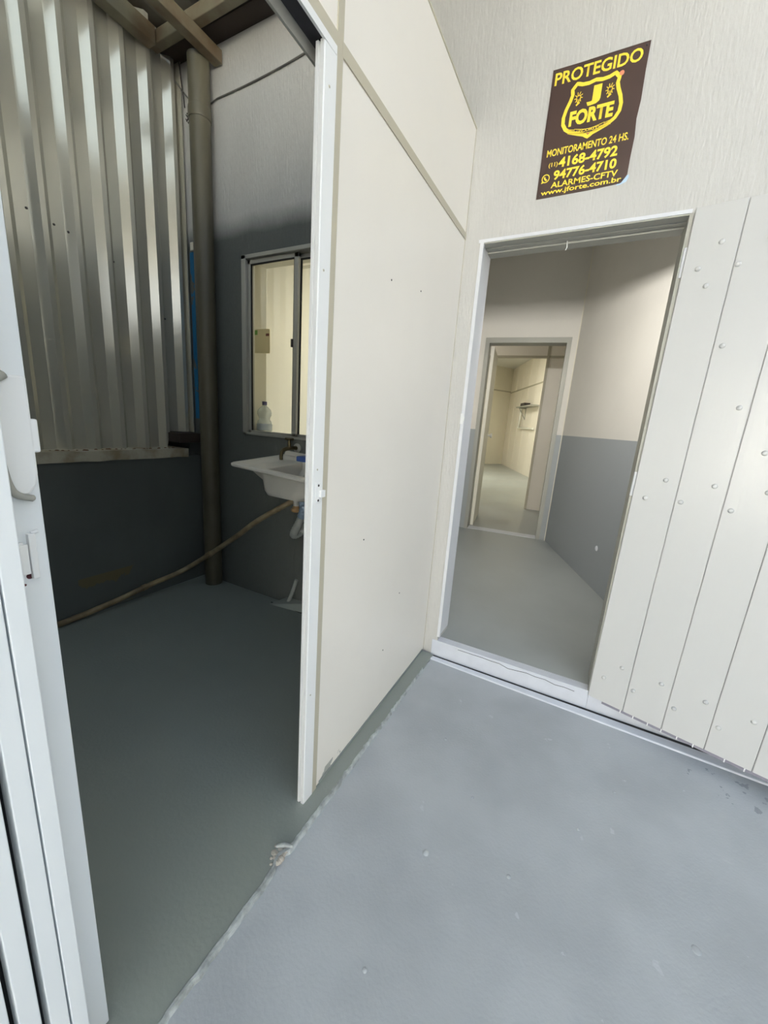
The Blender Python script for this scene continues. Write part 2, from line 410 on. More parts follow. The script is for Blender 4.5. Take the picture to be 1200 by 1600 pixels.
# ------------------------------------------------------------------ partition of cream panels (runs in the plane x = 0)
PX = 0.016 / 1.09     # slight lean in plan
def px(y): return -y * PX
pt = bpy.data.objects.new('wall_partition', None); C.objects.link(pt)
tag(pt, 'cream panel partition with beige rails between wash area and entrance', 'wall', kind='structure')
TH = 0.04
def pslab(y0, y1, z0, z1, dx=0.0, th=TH, z0b=None, z1b=None):
    """upright slab following the partition plane; z0/z1 at y0, z0b/z1b at y1"""
    z0b = z0 if z0b is None else z0b; z1b = z1 if z1b is None else z1b
    a, b = px(y0) + dx, px(y1) + dx
    return MB().add([(a - th, y0, z0), (a, y0, z0), (b, y1, z0b), (b - th, y1, z0b), (a - th, y0, z1), (a, y0, z1), (b, y1, z1b), (b - th, y1, z1b)],
                    [(0, 3, 2, 1), (4, 5, 6, 7), (0, 1, 5, 4), (1, 2, 6, 5), (2, 3, 7, 6), (3, 0, 4, 7)])
RZ0n, RZ0f, RZ1n, RZ1f = 2.077, 2.100, 2.105, 2.125     # rail height near / far end
pslab(-1.020, -0.003, SLAB + .004, RZ0n + .004, z1b=RZ0f + .004).build('lower_panel', M['panel'], pt)
pslab(-1.016, -0.003, RZ1n, 2.515, z0b=RZ1f, z1b=2.525).build('upper_panel', M['panel'], pt)
pslab(-1.022, -0.003, RZ0n, RZ1n, dx=.0035, th=.047, z0b=RZ0f, z1b=RZ1f).build('rail', M['rail'], pt)
pslab(-1.042, -1.018, SLAB, 2.515, dx=.003, th=.046).build('stud', M['rail'], pt)
pslab(-0.006, -0.0, SLAB, 2.525, dx=.001, th=.042).build('edge_strip', M['rail'], pt)  # thin rail-coloured strip along the panel's wall end
pslab(-1.018, -0.003, 2.512, 2.519, dx=.0022, th=.0445, z0b=2.522, z1b=2.53).build('top_rail', M['rail'], pt)
pslab(-4.9, -1.042, RZ1n + .002, 2.47, z1b=2.515, z0b=RZ1n).build('upper_panel', M['panel'], pt)
pslab(-4.9, -1.042, RZ0n + .002, RZ1n + .002, dx=.0035, th=.047).build('rail', M['rail'], pt)
pslab(-1.0, -0.02, SLAB + .0, SLAB + .012, dx=.0015, th=.043).build('base_rail', M['slab'], pt)
pslab(-1.0, -0.012, SLAB + .02, 2.07, dx=-.0405, th=.003).build('bounce_cut_panel', M['lead'], pt)  # unseen grey layer added to dull the light bounce in the wash area
# specks and screws on the panel
for y, z in ((-0.70, 1.715), (-0.457, 1.754), (-0.42, 0.52), (-0.55, 0.30), (-0.78, 0.86)):
    MB().lathe([(.003, 0), (.0028, .0012), (.001, .0018)], (px(y), y, z), 0, 8).build('screw', M['dark'], pt)

# white end post (jamb of the sliding door) with its latch keeper
ps = bpy.data.objects.new('trim_door_post', None); C.objects.link(ps)
tag(ps, 'white steel post at the partition end', 'post', kind='structure')
pb = MB()
y0, y1 = -1.088, -1.042
a = px(y0) + .003
prof = [(a, y1), (a, y0 + .003), (a - .002, y0), (a - .012, y0), (a - .0135, y0 + .005), (a - .0165, y0 + .005), (a - .018, y0), (a - .025, y0), (a - .027, y0 + .003), (a - .027, y1)]
pb.prism([(x, y) for x, y in prof], 2, SLAB, 2.065)
pb.build('post', M['post'], ps)
kp = MB().box((a, -1.075, 1.036), (a + .003, -1.053, 1.094)).box((a, -1.060, 1.052), (a + .010, -1.040, 1.072)).build('latch_keeper', M['post'], ps, bevel=.0015)
for z in (1.044, 1.086): MB().lathe([(.0035, 0), (.003, .0012), (.001, .0015)], (a + .003, -1.064, z), 0, 10).build('screw', M['dark'], ps)
for z in (1.99, 1.62, 1.13, 0.42): MB().lathe([(.003, 0), (.0026, .001), (.001, .0012)], (a, -1.068, z), 0, 8).build('rivet', M['rail'], ps)

# header track of the sliding door
hd = bpy.data.objects.new('trim_door_header', None); C.objects.link(hd)
tag(hd, 'white header with dark track over the sliding door opening', 'header', kind='structure')
pslab(-4.9, -1.044, 2.062, RZ0n + .002, dx=.0045, th=.006).build('front_lip', M['post'], hd)
pslab(-4.9, -1.044, 2.045, RZ0n + .002, dx=-.040, th=.006).build('back_lip', M['silver'], hd)
pslab(-4.9, -1.044, 2.070, 2.076, dx=-.002, th=.037).build('track', M['track'], hd)

# ------------------------------------------------------------------ sliding door leaf, pushed open beside the camera
d1 = bpy.data.objects.new('door_1', None); C.objects.link(d1)
tag(d1, 'white sliding door leaf pushed open at the near side', 'door', kind='structure')
ax = px(-1.67) - .045
MB().box((ax - .035, -1.712, SLAB), (ax, -1.665, 2.06)).build('stile', M['post2'], d1, bevel=.002)
MB().box((ax - .03, -2.75, SLAB + .004), (ax - .008, -1.712, 2.06)).build('leaf_panel', M['post2'], d1)
fr = bpy.data.objects.new('trim_jamb', None); C.objects.link(fr)
tag(fr, 'ribbed white door jamb at the near side of the opening', 'jamb', kind='structure')
jx = px(-1.7)
MB().box((jx - .040, -1.735, SLAB), (jx, -1.712, 2.06)).box((jx - .040, -1.762, SLAB), (jx - .001, -1.7375, 2.06)).build('jamb_rib', M['post2'], fr, bevel=.0015)
MB().box((jx - .040, -2.78, SLAB), (jx - .03, -1.735, 2.06)).build('jamb_back', M['black'], fr)
MB().box((jx - .028, -1.797, SLAB), (jx, -1.772, 2.06)).build('jamb_rib', M['post2'], fr, bevel=.0015)
MB().box((jx - .028, -2.75, SLAB), (jx - .002, -1.806, 2.06)).build('side_panel', M['post2'], fr, bevel=.0015)
# hardware on the stile
hz = MB()
cap = [(-1.712, 1.296), (-1.667, 1.296), (-1.667, 1.165), (-1.670, 1.148), (-1.680, 1.136), (-1.712, 1.130)]
hz.prism(cap, 0, ax, ax + .007)
hz.build('lock_plate', M['post'], d1, bevel=.003)
hp = MB()
hp.tube(spline([(ax + .012, -1.714, 1.285), (ax + .010, -1.700, 1.290), (ax + .008, -1.690, 1.297)], 5), [.006] * 10 + [.003], 8)
hp.tube(spline([(ax + .010, -1.707, 1.19), (ax + .011, -1.703, 1.155), (ax + .010, -1.695, 1.138), (ax + .009, -1.676, 1.130)], 6), [.005] * 18 + [.003], 8)
hp.build('pull_handle', M['jamb2'], d1)
MB().box((ax - .001, -1.674, 1.194), (ax + .006, -1.660, 1.240)).build('keeper_tab', M['post'], d1, bevel=.0025)
bl = MB()
bl.box((ax, -1.701, 1.020), (ax + .007, -1.690, 1.065))
bl.box((ax, -1.689, 1.012), (ax + .009, -1.681, 1.080))
bl.tube([(ax + .004, -1.684, 1.080), (ax + .005, -1.676, 1.082)], .003, 8)
bl.box((ax, -1.703, 1.060), (ax + .004, -1.694, 1.068))
bl.build('painted_latch', M['post'], d1, bevel=.001)
MB().lathe([(.0045, 0), (.004, .0012), (.001, .0016)], (ax, -1.690, 1.015), 0, 12).lathe([(.002, 0), (.001, .001)], (ax, -1.697, 1.003), 0, 8).build('bolt_hole', M['maroon'], d1)

# ------------------------------------------------------------------ left wall: lead grey base wall, sill, galvanised sheet
wl = MB().box((-2.3, -5.0, -0.12), (-1.84, 0, 0.94)).build('wall_left', M['lead'])
tag(wl, 'low dark grey wall under the metal sheet', 'wall', kind='structure')
sw = MB().box((-2.3, -5.12, 0), (0.0, -5.0, 3.9)).build('wall_near', M['backwall'])
sw.data.materials.clear(); sw.data.materials.append(M['lead'])
tag(sw, 'end wall of the wash area', 'wall', kind='structure')
si = MB()
n = 60
si.add(sum([[(-2.25, y, 0.936), (-1.818 + random.uniform(-.002, .002), y, 0.936 + random.uniform(-.003, .003)), (-1.818 + random.uniform(-.002, .002), y, 0.994 + random.uniform(-.002, .002)), (-2.25, y, 0.996)]
            for y in [-5.0 + (5.0 - 0.13) * k / n for k in range(n + 1)]], []),
       [(4 * i + k, 4 * i + (k + 1) % 4, 4 * i + 4 + (k + 1) % 4, 4 * i + 4 + k) for i in range(n) for k in range(4)] + [(0, 1, 2, 3), (4 * n, 4 * n + 1, 4 * n + 2, 4 * n + 3)])
so = si.build('trim_sill', M['sill'])
tag(so, 'pale concrete sill below the galvanised sheet', 'sill', kind='structure')
rd = MB()
for k in range(46):
    y = -1.6 + 1.42 * (k + random.random()) / 46
    r = random.uniform(.004, .011)
    lump(rd, -1.885 + random.uniform(-.012, .02), y, 0.994, r, r * .5)
rd.build('rust_crumbs', M['rust'], so)

PITCH, XV, XC = 0.1475, -1.965, -1.928
def sheet_profile(y_start, y_end):
    pts = []
    y = y_start
    while y < y_end:
        pts += [(XV, y), (XC, y + .034), (XC, y + .058), (XV, y + .088)]
        y += PITCH
    pts.append((XV, y_end))
    return pts
sp_ = sheet_profile(-0.835 - PITCH * 28, -0.012)
sh = MB()
n = len(sp_)
vs = [(x, y, 0.99 if y < -.20 else 1.10) for x, y in sp_] + [(x, y, 3.40) for x, y in sp_] + [(x - .003, y, 0.99 if y < -.20 else 1.10) for x, y in sp_] + [(x - .003, y, 3.40) for x, y in sp_]
fs = [(i, i + 1, n + i + 1, n + i) for i in range(n - 1)] + [(2 * n + i + 1, 2 * n + i, 3 * n + i, 3 * n + i + 1) for i in range(n - 1)]
sh.add(vs, fs)
sh.box((-1.985, -.018, 1.10), (-1.905, -.012, 3.38))
cs = sh.build('corrugated_sheet', M['sheet'], fix=False)
tag(cs, 'tall galvanised ribbed metal sheet closing the wash area on its far left', 'metal sheet')
for x, y, z in ((XV, -0.800 - .045, 2.165), (XV, -0.735, 2.14), (XC, -0.69, 2.118), (XV, -0.455, 2.065), (XV, -0.175, 2.05), (XV, -0.155, 1.83)):
    MB().lathe([(.006, 0), (.006, .003), (.002, .005)], (x, y, z), 0, 8).build('screw', M['dark'], cs)
tb = MB().box((-1.922, -0.205, 1.035), (-1.80, -0.03, 1.098)).build('dark_block', M['darkbrown'], bevel=.004)  # plain dark block in the corner under the last ribs
tag(tb, 'short dark block under the last ribs of the metal sheet', 'timber block')

# ------------------------------------------------------------------ roof over the wash area: sheet and rusty purlins
def roofz(x): return 3.44 + 0.095 * (x + 1.65)
TX0, TX1, TY0, TY1 = -1.80, -0.95, -2.60, -0.42       # translucent sheet let into the roof
def roof_piece(b, x0, x1, y0, y1):
    n_ = max(2, round((x1 - x0) / .1)); cols = [x0 + (x1 - x0) * k / n_ for k in range(n_ + 1)]
    b.add([(x, y0, roofz(x) + (.012 if k % 2 else 0)) for k, x in enumerate(cols)] + [(x, y1, roofz(x) + (.012 if k % 2 else 0)) for k, x in enumerate(cols)],
          [(k, k + 1, n_ + 2 + k, n_ + 1 + k) for k in range(n_)])
rf = MB()
roof_piece(rf, -2.3, TX0, GARAGE_END, 0); roof_piece(rf, TX1, ROOF_SPLIT, GARAGE_END, 0)
roof_piece(rf, TX0, TX1, GARAGE_END, TY0); roof_piece(rf, TX0, TX1, TY1, 0)
ro = rf.build('ceiling', M['roof'], fix=False)
tl_ = MB(); roof_piece(tl_, TX0 - .05, TX1 + .05, TY0 - .05, TY1 + .05)
for k in range(len(tl_.v)): tl_.v[k] = (tl_.v[k][0], tl_.v[k][1], tl_.v[k][2] + .02)
tlo = tl_.build('ceiling_skylight', M['fibre'], fix=False)
tag(tlo, 'milky translucent roof sheet over the wash area', 'skylight', kind='structure')
tag(ro, 'weathered metal roof sheet over wash area and entrance', 'roof', kind='structure')
def beam(p, q, w_, h, mt=None):
    p = Vector(p); q = Vector(q); d = (q - p).normalized(); s = d.cross(Vector((0, 0, 1))).normalized() * (w_ / 2); u = Vector((0, 0, h))
    return MB().add([p - s, p + s, q + s, q - s, p - s + u, p + s + u, q + s + u, q - s + u], [(0, 3, 2, 1), (4, 5, 6, 7), (0, 1, 5, 4), (1, 2, 6, 5), (2, 3, 7, 6), (3, 0, 4, 7)])
b1 = beam((-1.885, -4.95, 3.225), (-1.885, -0.20, 3.225), .07, .085).build('roof_beam', M['beam'], bevel=.004)
tag(b1, 'rusty roof beam running along the top of the metal sheet', 'beam', 'roof beams over the wash area')
b2 = beam((-1.93, -0.165, 3.245), (-0.06, -0.165, 3.265), .05, .065).build('roof_beam', M['beam'], bevel=.004)
tag(b2, 'beige steel roof beam crossing along the sink wall above the downpipe', 'beam', 'roof beams over the wash area')
b3 = beam((-1.575, -0.95, 3.18), (-1.575, -0.01, 3.18), .06, .065).build('roof_beam', M['beam'], bevel=.004)
tag(b3, 'dark roof beam ending on the sink wall over the downpipe top', 'beam', 'roof beams over the wash area')
fl_ = MB().box((-2.0, -0.10, 3.29), (-0.8, -0.002, 3.40)).build('roof_flashing', M['darkbrown'])  # plain dark strip where roof and wall meet
tag(fl_, 'dark flashing where the roof meets the sink wall', 'flashing')

# shell of the covered entrance and the yard beyond (behind the camera)
wr = MB().box((GARAGE_RIGHT, GARAGE_END, -0.12), (GARAGE_RIGHT + .15, 0, 2.2)).build('wall_right', M['ceil'])
tag(wr, 'white side wall of the covered entrance', 'wall', kind='structure')
ol = MB().box((-2.45, -5.12, -0.12), (-2.3, 0, 4.2)).build('wall_light_block', M['conc'])  # unseen wall added to block light behind the sheet
tag(ol, 'unseen wall added to stop light leaking past the metal sheet', 'wall', kind='structure')
hb = MB().box((-12, 0.0, 3.9), (14, 14.5, 11.5)).build('wall_sun_block', M['conc'])  # unseen block added to keep the sun off the near yard
tag(hb, 'unseen storey block added to shade the near yard', 'wall', kind='structure')
lowp = MB().box((-0.045, -4.9, SLAB), (-0.01, -2.78, RZ0n)).build('wall_side_panel', M['panel'])
tag(lowp, 'panel wall beside the sliding door', 'wall', kind='structure')
gy = MB().box((-30, -45, -0.13), (30, -12, -0.005)).box((8, -12, -0.13), (30, 0, -0.005)).box((-30, -12, -0.13), (-2.3, 0, -0.005)).build('ground_yard', M['conc'])
tag(gy, 'pale concrete yard outside', 'ground', kind='structure')

yw = MB().box((-14, -15.3, -0.1), (16, -15.0, 3.4)).build('wall_yard', M['ceil'])
tag(yw, 'sunlit white boundary wall across the yard', 'wall', kind='structure')

# ------------------------------------------------------------------ downpipe, conduit, cable
dp = MB()
DPX, DPY, DPR = -1.665, -0.075, 0.059
dp.tube([(DPX, DPY, SLAB), (DPX, DPY, 3.20)], DPR, 28)
dpo = dp.build('rain_downpipe', M['dpipe'])
tag(dpo, 'fat grey vertical rain downpipe in the dark corner', 'pipe')
MB().lathe([(.062, -.03), (.064, -.02), (.064, .02), (.062, .03)], (DPX, DPY, 2.93), 2, 28).build('pipe_collar', M['dpipe'], dpo)
kn = MB()
for k in range(7):
    a_ = k * 1.1
    kn.tube([(DPX - .068, DPY - .01, 2.93), (DPX - .085 + .018 * math.cos(a_), DPY - .01, 2.925 + .022 * math.sin(a_)), (DPX - .075 + .01 * math.sin(a_), DPY - .03, 2.92 + .02 * math.cos(a_))], .003, 6)
kn.tube([(DPX - .055, DPY, 2.955), (DPX - .08, DPY - .01, 2.93)], .004, 6)
kno = kn.build('wire_knot', M['dark'])
tag(kno, 'dark twisted wire knot on the left side of the downpipe', 'wire')
cl = MB().box((-1.855, -0.03, 2.265), (-1.828, 0.0, 2.315)).build('cable_clip', M['cream'], bevel=.004)
tag(cl, 'small cream cable clip on the wall left of the downpipe', 'clip')
cv = MB().tube(spline([(-1.93, -0.035, 3.19), (-1.80, -0.02, 3.055), (-1.735, -0.008, 3.005)], 6), .004, 8)
cv.tube(spline([(-1.60, -0.006, 3.035), (-1.35, -0.006, 3.038), (-1.10, -0.006, 3.05), (-0.80, -0.006, 3.075), (-0.35, -0.006, 3.09)], 8), .0045, 8)
cv.tube(spline([(-1.735, -0.008, 3.005), (-1.72, -0.012, 3.003), (-1.64, -0.008, 3.025), (-1.60, -0.006, 3.035)], 5), .004, 8)
cvo = cv.build('wall_cable', M['cable'])
tag(cvo, 'thin grey cable strung across the upper sink wall', 'cable')
cv = MB().tube(spline([(-1.895, -0.03, 3.28), (-1.895, -0.012, 3.16), (-1.885, -0.008, 3.06)], 6), .003, 8)
cvo = cv.build('hanging_wire', M['dark'])
tag(cvo, 'short dark wire hanging down beside the sheet top corner', 'wire')
R_ = 0.017
cp = spline([(-1.815, -2.4, .03), (-1.815, -1.6, .03), (-1.815, -1.0, .032), (-1.815, -0.70, .055), (-1.812, -0.46, .09), (-1.79, -0.27, .12), (-1.72, -0.175, .185), (-1.50, -0.157, .338), (-1.32, -0.15, .465), (-1.15, -0.15, .592), (-0.98, -0.12, .705), (-0.88, -0.07, .775), (-0.82, -0.022, .815)], 8)
cpo = MB().tube(cp, R_, 14).build('waste_pipe', M['conduit'])
tag(cpo, 'long thin dirty beige pipe rising from the floor corner to the sink', 'pipe')
for t in (30, 52): MB().tube([cp[t], cp[t + 1]], R_ + .004, 14).build('pipe_coupling', M['conduit'], cpo)

# ------------------------------------------------------------------ laundry sink
SKL = (-0.835, -0.22, 1.0)
sk = thing('laundry_sink', SKL, 'white plastic laundry sink hung on the wall below the window', 'sink')
def rrect(x0, x1, y0, y1, r, seg=5):
    out = []
    for cx, cy, a0 in ((x1 - r, y1 - r, 0), (x0 + r, y1 - r, 90), (x0 + r, y0 + r, 180), (x1 - r, y0 + r, 270)):
        for k in range(seg + 1):
            a_ = math.radians(a0 + 90 * k / seg); out.append((cx + r * math.cos(a_), cy + r * math.sin(a_)))
    return out
def rim(x, y): return 1.005 - 0.055 * (x + 0.835) + 0.065 * (y + 0.22)
loops = []
def lo(x0, x1, y0, y1, r, dz, absz=None, s=1.0):
    loops.append([(x, y, (rim(x, y) + dz) if absz is None else absz + s * (rim(x, y) - 1.005)) for x, y in rrect(x0, x1, y0, y1, r)])
# outside of the bowl from the bottom up, then the rim, then inside down
lo(-.815, -.60, -.37, -.08, .05, 0, .842, .3)
lo(-.838, -.575, -.405, -.05, .05, 0, .852, .3)
lo(-.846, -.558, -.418, -.035, .05, 0, .878, .4)
lo(-.862, -.545, -.428, -.025, .055, -.022)
lo(-.868, -.543, -.430, -.023, .055, -.018)
lo(-1.035, -.525, -.448, -.004, .020, -.020)
lo(-1.04, -.52, -.452, -.002, .022, -.014)
lo(-1.04, -.52, -.452, -.002, .022, -.004)
lo(-1.034, -.526, -.446, -.006, .020, 0)
lo(-1.005, -.552, -.418, -.055, .03, 0.0)
lo(-.995, -.56, -.410, -.062, .035, -.006)
lo(-.87, -.575, -.400, -.075, .05, -.075)
lo(-.825, -.60, -.370, -.10, .05, 0, .870, .3)
lo(-.79, -.64, -.33, -.14, .05, 0, .862, .3)
nb = len(loops[0])
kb = MB()
kb.add(sum(loops, []), [(i * nb + k, i * nb + (k + 1) % nb, (i + 1) * nb + (k + 1) % nb, (i + 1) * nb + k) for i in range(len(loops) - 1) for k in range(nb)]
       + [tuple(range(nb))[::-1], tuple(range((len(loops) - 1) * nb, len(loops) * nb))], 0, True)
bo = kb.build('basin', M['sink'], sk)
md = bo.modifiers.new('edge', 'EDGE_SPLIT'); md.split_angle = math.radians(32)
# raised splashback and the soap shelf with washboard ribs
sb = MB()
sb.add([(x, y, rim(x, -.02) + h) for x, y, h in ((-1.04, -.03, -.002), (-.52, -.03, -.002), (-.52, -.002, -.002), (-1.04, -.002, -.002), (-1.035, -.018, .022), (-.525, -.018, .022), (-.525, -.002, .022), (-1.035, -.002, .022))],
       [(0, 3, 2, 1), (4, 5, 6, 7), (0, 1, 5, 4), (1, 2, 6, 5), (2, 3, 7, 6), (3, 0, 4, 7)])
sb.build('splashback', M['sink'], sk, bevel=.006)
wbd = MB()
for k in range(9):
    yy = -.385 + .032 * k
    wbd.tube([(-.70, yy, rim(-.70, yy) - .052), (-.585, yy, rim(-.585, yy) - .008)], .007, 8)
wbd.add([(-.715, -.405, rim(-.7, -.4) - .06), (-.715, -.075, rim(-.7, -.07) - .06), (-.562, -.075, rim(-.56, -.07) - .008), (-.562, -.405, rim(-.56, -.4) - .008)], [(0, 1, 2, 3)])
wbd.build('washboard', M['sink'], sk)
MB().tube([(-.745, -.25, .846), (-.745, -.25, .775)], .016, 16).build('drain_stub', M['whitep'], sk)
MB().lathe([(.024, .0), (.028, .006), (.028, .018), (.020, .022), (.018, .034), (.012, .036)], (-.745, -.25, .742), 2, 8).build('drain_nut', M['nut'], sk)
# ribbed trap hose
hs = spline([(-.695, -.25, .845), (-.694, -.25, .80), (-.700, -.245, .745), (-.735, -.235, .675), (-.775, -.225, .615), (-.79, -.21, .588), (-.785, -.17, .590), (-.765, -.13, .63), (-.755, -.06, .68), (-.755, -.0, .70)], 12)
rr = [.023 + .002 * math.sin(i * 1.6) for i in range(len(hs))]
ho = MB().tube(hs[29:], [r * .96 for r in rr[29:]], 14).build('drain_hose', M['hose'], sk)
ho['label'] = 'grey ribbed drain hose'
MB().tube(hs[:30], rr[:30], 14).build('hose_sleeve', M['hoseblue'], ho)['label'] = 'blue grey upper sleeve'
at(sk, SKL)
# tap
tp = thing('wall_tap', (-.955, 0, 1.075), 'tarnished brass tap on the wall above the sink', 'tap')
MB().lathe([(.028, 0), (.028, -.006), (.020, -.010), (.014, -.012)], (-.955, 0, 1.073), 1, 20).build('flange', M['silver'], tp)
MB().tube(spline([(-.955, -.01, 1.073), (-.955, -.075, 1.073), (-.952, -.135, 1.062), (-.950, -.150, 1.035), (-.950, -.150, 1.008)], 6), [.012] * 12 + [.011] * 8 + [.010] * 5, 14).build('spout', M['brass'], tp)
MB().tube([(-.955, -.075, 1.07), (-.955, -.075, 1.125)], [.013, .008], 12).tube([(-.985, -.075, 1.128), (-.925, -.075, 1.128)], .007, 10).tube([(-.955, -.105, 1.128), (-.955, -.045, 1.128)], .007, 10).build('tap_handle', M['brass'], tp)
at(tp, (-.955, 0, 1.075))
sg = MB().box((-.795, -.20, 1.018), (-.69, -.12, 1.048)).build('sponge', M['blue'], bevel=.006)
tag(sg, 'blue sponge lying on the back of the sink rim', 'sponge')
# floor pipe stub with mortar below the sink
fp = MB().tube(spline([(-.93, -.012, .20), (-.96, -.02, .10), (-.985, -.03, .03), (-.985, -.05, .012)], 5), .013, 10).build('floor_pipe', M['hose'])
tag(fp, 'grey pipe stub running down into the floor under the sink', 'pipe')
mk = MB()
mk.add([(-1.09, -.10, SLAB + .001), (-.80, -.065, SLAB + .001), (-.80, -.002, SLAB + .05), (-1.02, -.002, SLAB + .035)], [(0, 1, 2, 3)])
mo = mk.build('trim_mortar_fillet', M['slab'], fix=False)
tag(mo, 'grey mortar fillet along the wall foot below the sink', 'fillet', kind='structure')
MB().box((-1.10, -.075, SLAB), (-.80, -.066, SLAB + .002)).build('floor_crack', M['black'], mo)

# ------------------------------------------------------------------ window in the sink wall
wn = bpy.data.objects.new('window_1', None); C.objects.link(wn)
tag(wn, 'aluminium sliding window over the sink looking into a lit room', 'window', kind='structure')
fw = .036
MB().box((WX0, -.012, WZ0), (WX0 + fw, .06, WZ1)).box((WX1 - fw, -.012, WZ0), (WX1, .06, WZ1)).box((WX0, -.012, WZ1 - .022), (WX1, .06, WZ1)).box((WX0, -.012, WZ0), (WX1, .06, WZ0 + .014)).build('window_frame', M['silver'], wn, bevel=.002)
XM = -.995
def sash(x0, x1, y, nm):
    f = MB()
    f.box((x0, y, WZ0 + .014), (x0 + .022, y + .018, WZ1 - .022)).box((x1 - .030, y, WZ0 + .014), (x1, y + .018, WZ1 - .022))
    f.box((x0, y, WZ1 - .048), (x1, y + .018, WZ1 - .024)).box((x0, y, WZ0 + .014), (x1, y + .018, WZ0 + .030))
    o = f.build(nm, M['silver'], wn, bevel=.0015)
    MB().box((x0 + .02, y + .007, WZ0 + .028), (x1 - .028, y + .011, WZ1 - .046)).build('glass_pane', M['glass'], o)
    g = MB()
    for a_, b_ in ((x0 + .022, x0 + .026), (x1 - .034, x1 - .030)): g.box((a_, y + .002, WZ0 + .03), (b_, y + .014, WZ1 - .048))
    g.box((x0 + .022, y + .002, WZ1 - .053), (x1 - .030, y + .014, WZ1 - .048))
    g.build('black_gasket', M['black'], o)
sash(WX0 + fw + .002, XM + .016, .006, 'window_sash')
sash(XM - .012, WX1 - fw - .002, .032, 'window_sash')
MB().box((XM - .026, -.002, 1.665), (XM - .013, .008, 1.71)).build('window_latch', M['dark'], wn)
MB().box((WX0 - .002, .06, WZ0), (WX0 + .01, WT + .03, WZ1)).box((WX1 - .01, .06, WZ0), (WX1 + .002, WT + .03, WZ1)).box((WX0, .06, WZ1 - .008), (WX1, WT + .03, WZ1 + .002)).build('reveal_lining', M['cream'], wn)
# inner sill and lining
MB().box((WX0, .06, WZ0 - .02), (WX1, WT + .03, WZ0 + .016)).build('window_sill', M['cream'], wn)
stk = thing('window_label', (-1.26, .004, 1.72), 'kraft brown label stuck on the window pane', 'label')
yb = .0125
MB().prism([(-1.326, 1.638), (-1.199, 1.634), (-1.199, 1.77), (-1.205, 1.776), (-1.320, 1.778), (-1.326, 1.77)], 1, yb - .0012, yb - .0002).build('paper', M['kraft'], stk)
MB().box((-1.325, yb - .0018, 1.745), (-1.303, yb - .0012, 1.772)).build('green_mark', M['green'], stk)
MB().box((-1.232, yb - .0018, 1.735), (-1.204, yb - .0012, 1.750)).build('red_mark', M['redp'], stk)
at(stk, (-1.26, .004, 1.72))
BX, BY, BZ = -1.345, .115, WZ0 + .016
bt = thing('plastic_bottle', (BX, BY, BZ), 'clear plastic bottle with a dark violet cap on the window sill', 'bottle')
MB().lathe([(.03, 0), (.046, .004), (.050, .02), (.050, .055), (.045, .075), (.036, .088), (.038, .10), (.046, .115), (.048, .135), (.042, .152), (.026, .168), (.013, .178), (.012, .19)], (BX, BY, BZ), 2, 22).build('bottle_body', M['bottle'], bt)
MB().lathe([(.0515, .016), (.0515, .058)], (BX, BY, BZ), 2, 22).build('bottle_label', M['bottlelabel'], bt)
MB().lathe([(.0165, .182), (.0165, .204), (.014, .206)], (BX, BY, BZ), 2, 16).build('bottle_cap', M['bluecap'], bt)
at(bt, (BX, BY, BZ))
# lit room behind the window
lr = MB()
lr.box((-3.5, 2.2, 0.095), (-.62, 2.3, 3.25)).box((-3.6, .16, 0.095), (-3.5, 2.3, 3.25))
lr.wallbox((-.783, 2.60), (-.483, .165), .095, 3.24, -.006)
lro = lr.build('wall_lit_room', M['cream'])
tag(lro, 'cream walls of the lit room seen through the window', 'wall', kind='structure')
MB().box((-2.86, 2.192, 3.0), (-.70, 2.2, 3.03)).build('wall_rail', M['rail'], lro)
MB().tube([(-3.04, 2.196, 3.19), (-2.86, 2.196, 3.02)], .005, 6).build('wall_rail', M['rail'], lro)
lc = MB().box((-3.6, .16, 3.25), (-.40, 2.3, 3.33)).build('ceiling_lit_room', M['ceil'])
tag(lc, 'ceiling of the lit room behind the window', 'ceiling', kind='structure')

# ------------------------------------------------------------------ inner doorway frame
df = bpy.data.objects.new('trim_doorway', None); C.objects.link(df)
tag(df, 'white steel frame lining the inner doorway', 'door frame', kind='structure')
j = MB()
j.prism([(DX0 - .004, -.006), (DX0 + .012, -.006), (DX0 + .012, .010), (DX0 + .004, .012), (DX0 + .004, .155), (DX0 - .004, .155)], 2, 0.12, 2.08)
j.build('left_jamb', M['frame'], df)
j = MB()
j.prism([(DX1 + .004, -.002), (DX1 - .006, -.002), (DX1 - .006, .155), (DX1 + .004, .155)], 2, 0.09, 2.08)
j.build('right_jamb', M['jamb2'], df)  # grey colour paints shade onto this jamb of the white frame
j = MB()
j.prism([(.0, 2.0795), (.0, 2.074), (.045, 2.074), (.047, 2.079), (.055, 2.079), (.057, 2.074), (.085, 2.074), (.087, 2.079), (.095, 2.079), (.097, 2.070), (.155, 2.070), (.155, 2.0795)], 0, DX0, DX1)
j.build('head_jamb', M['jamb2'], df)  # grey colour paints the soffit shade onto the white frame's head
MB().box((DX0 - .006, -.010, 1.285), (DX0 + .008, -.005, 1.335)).box((DX0 + .004, -.012, 1.30), (DX0 + .014, -.004, 1.32)).build('strike_plate', M['post'], df, bevel=.001)
nl = MB().tube([(.43, .06, 2.066), (.432, .058, 2.040), (.428, .056, 2.03)], .0022, 6).build('bent_nail', M['post'], df)

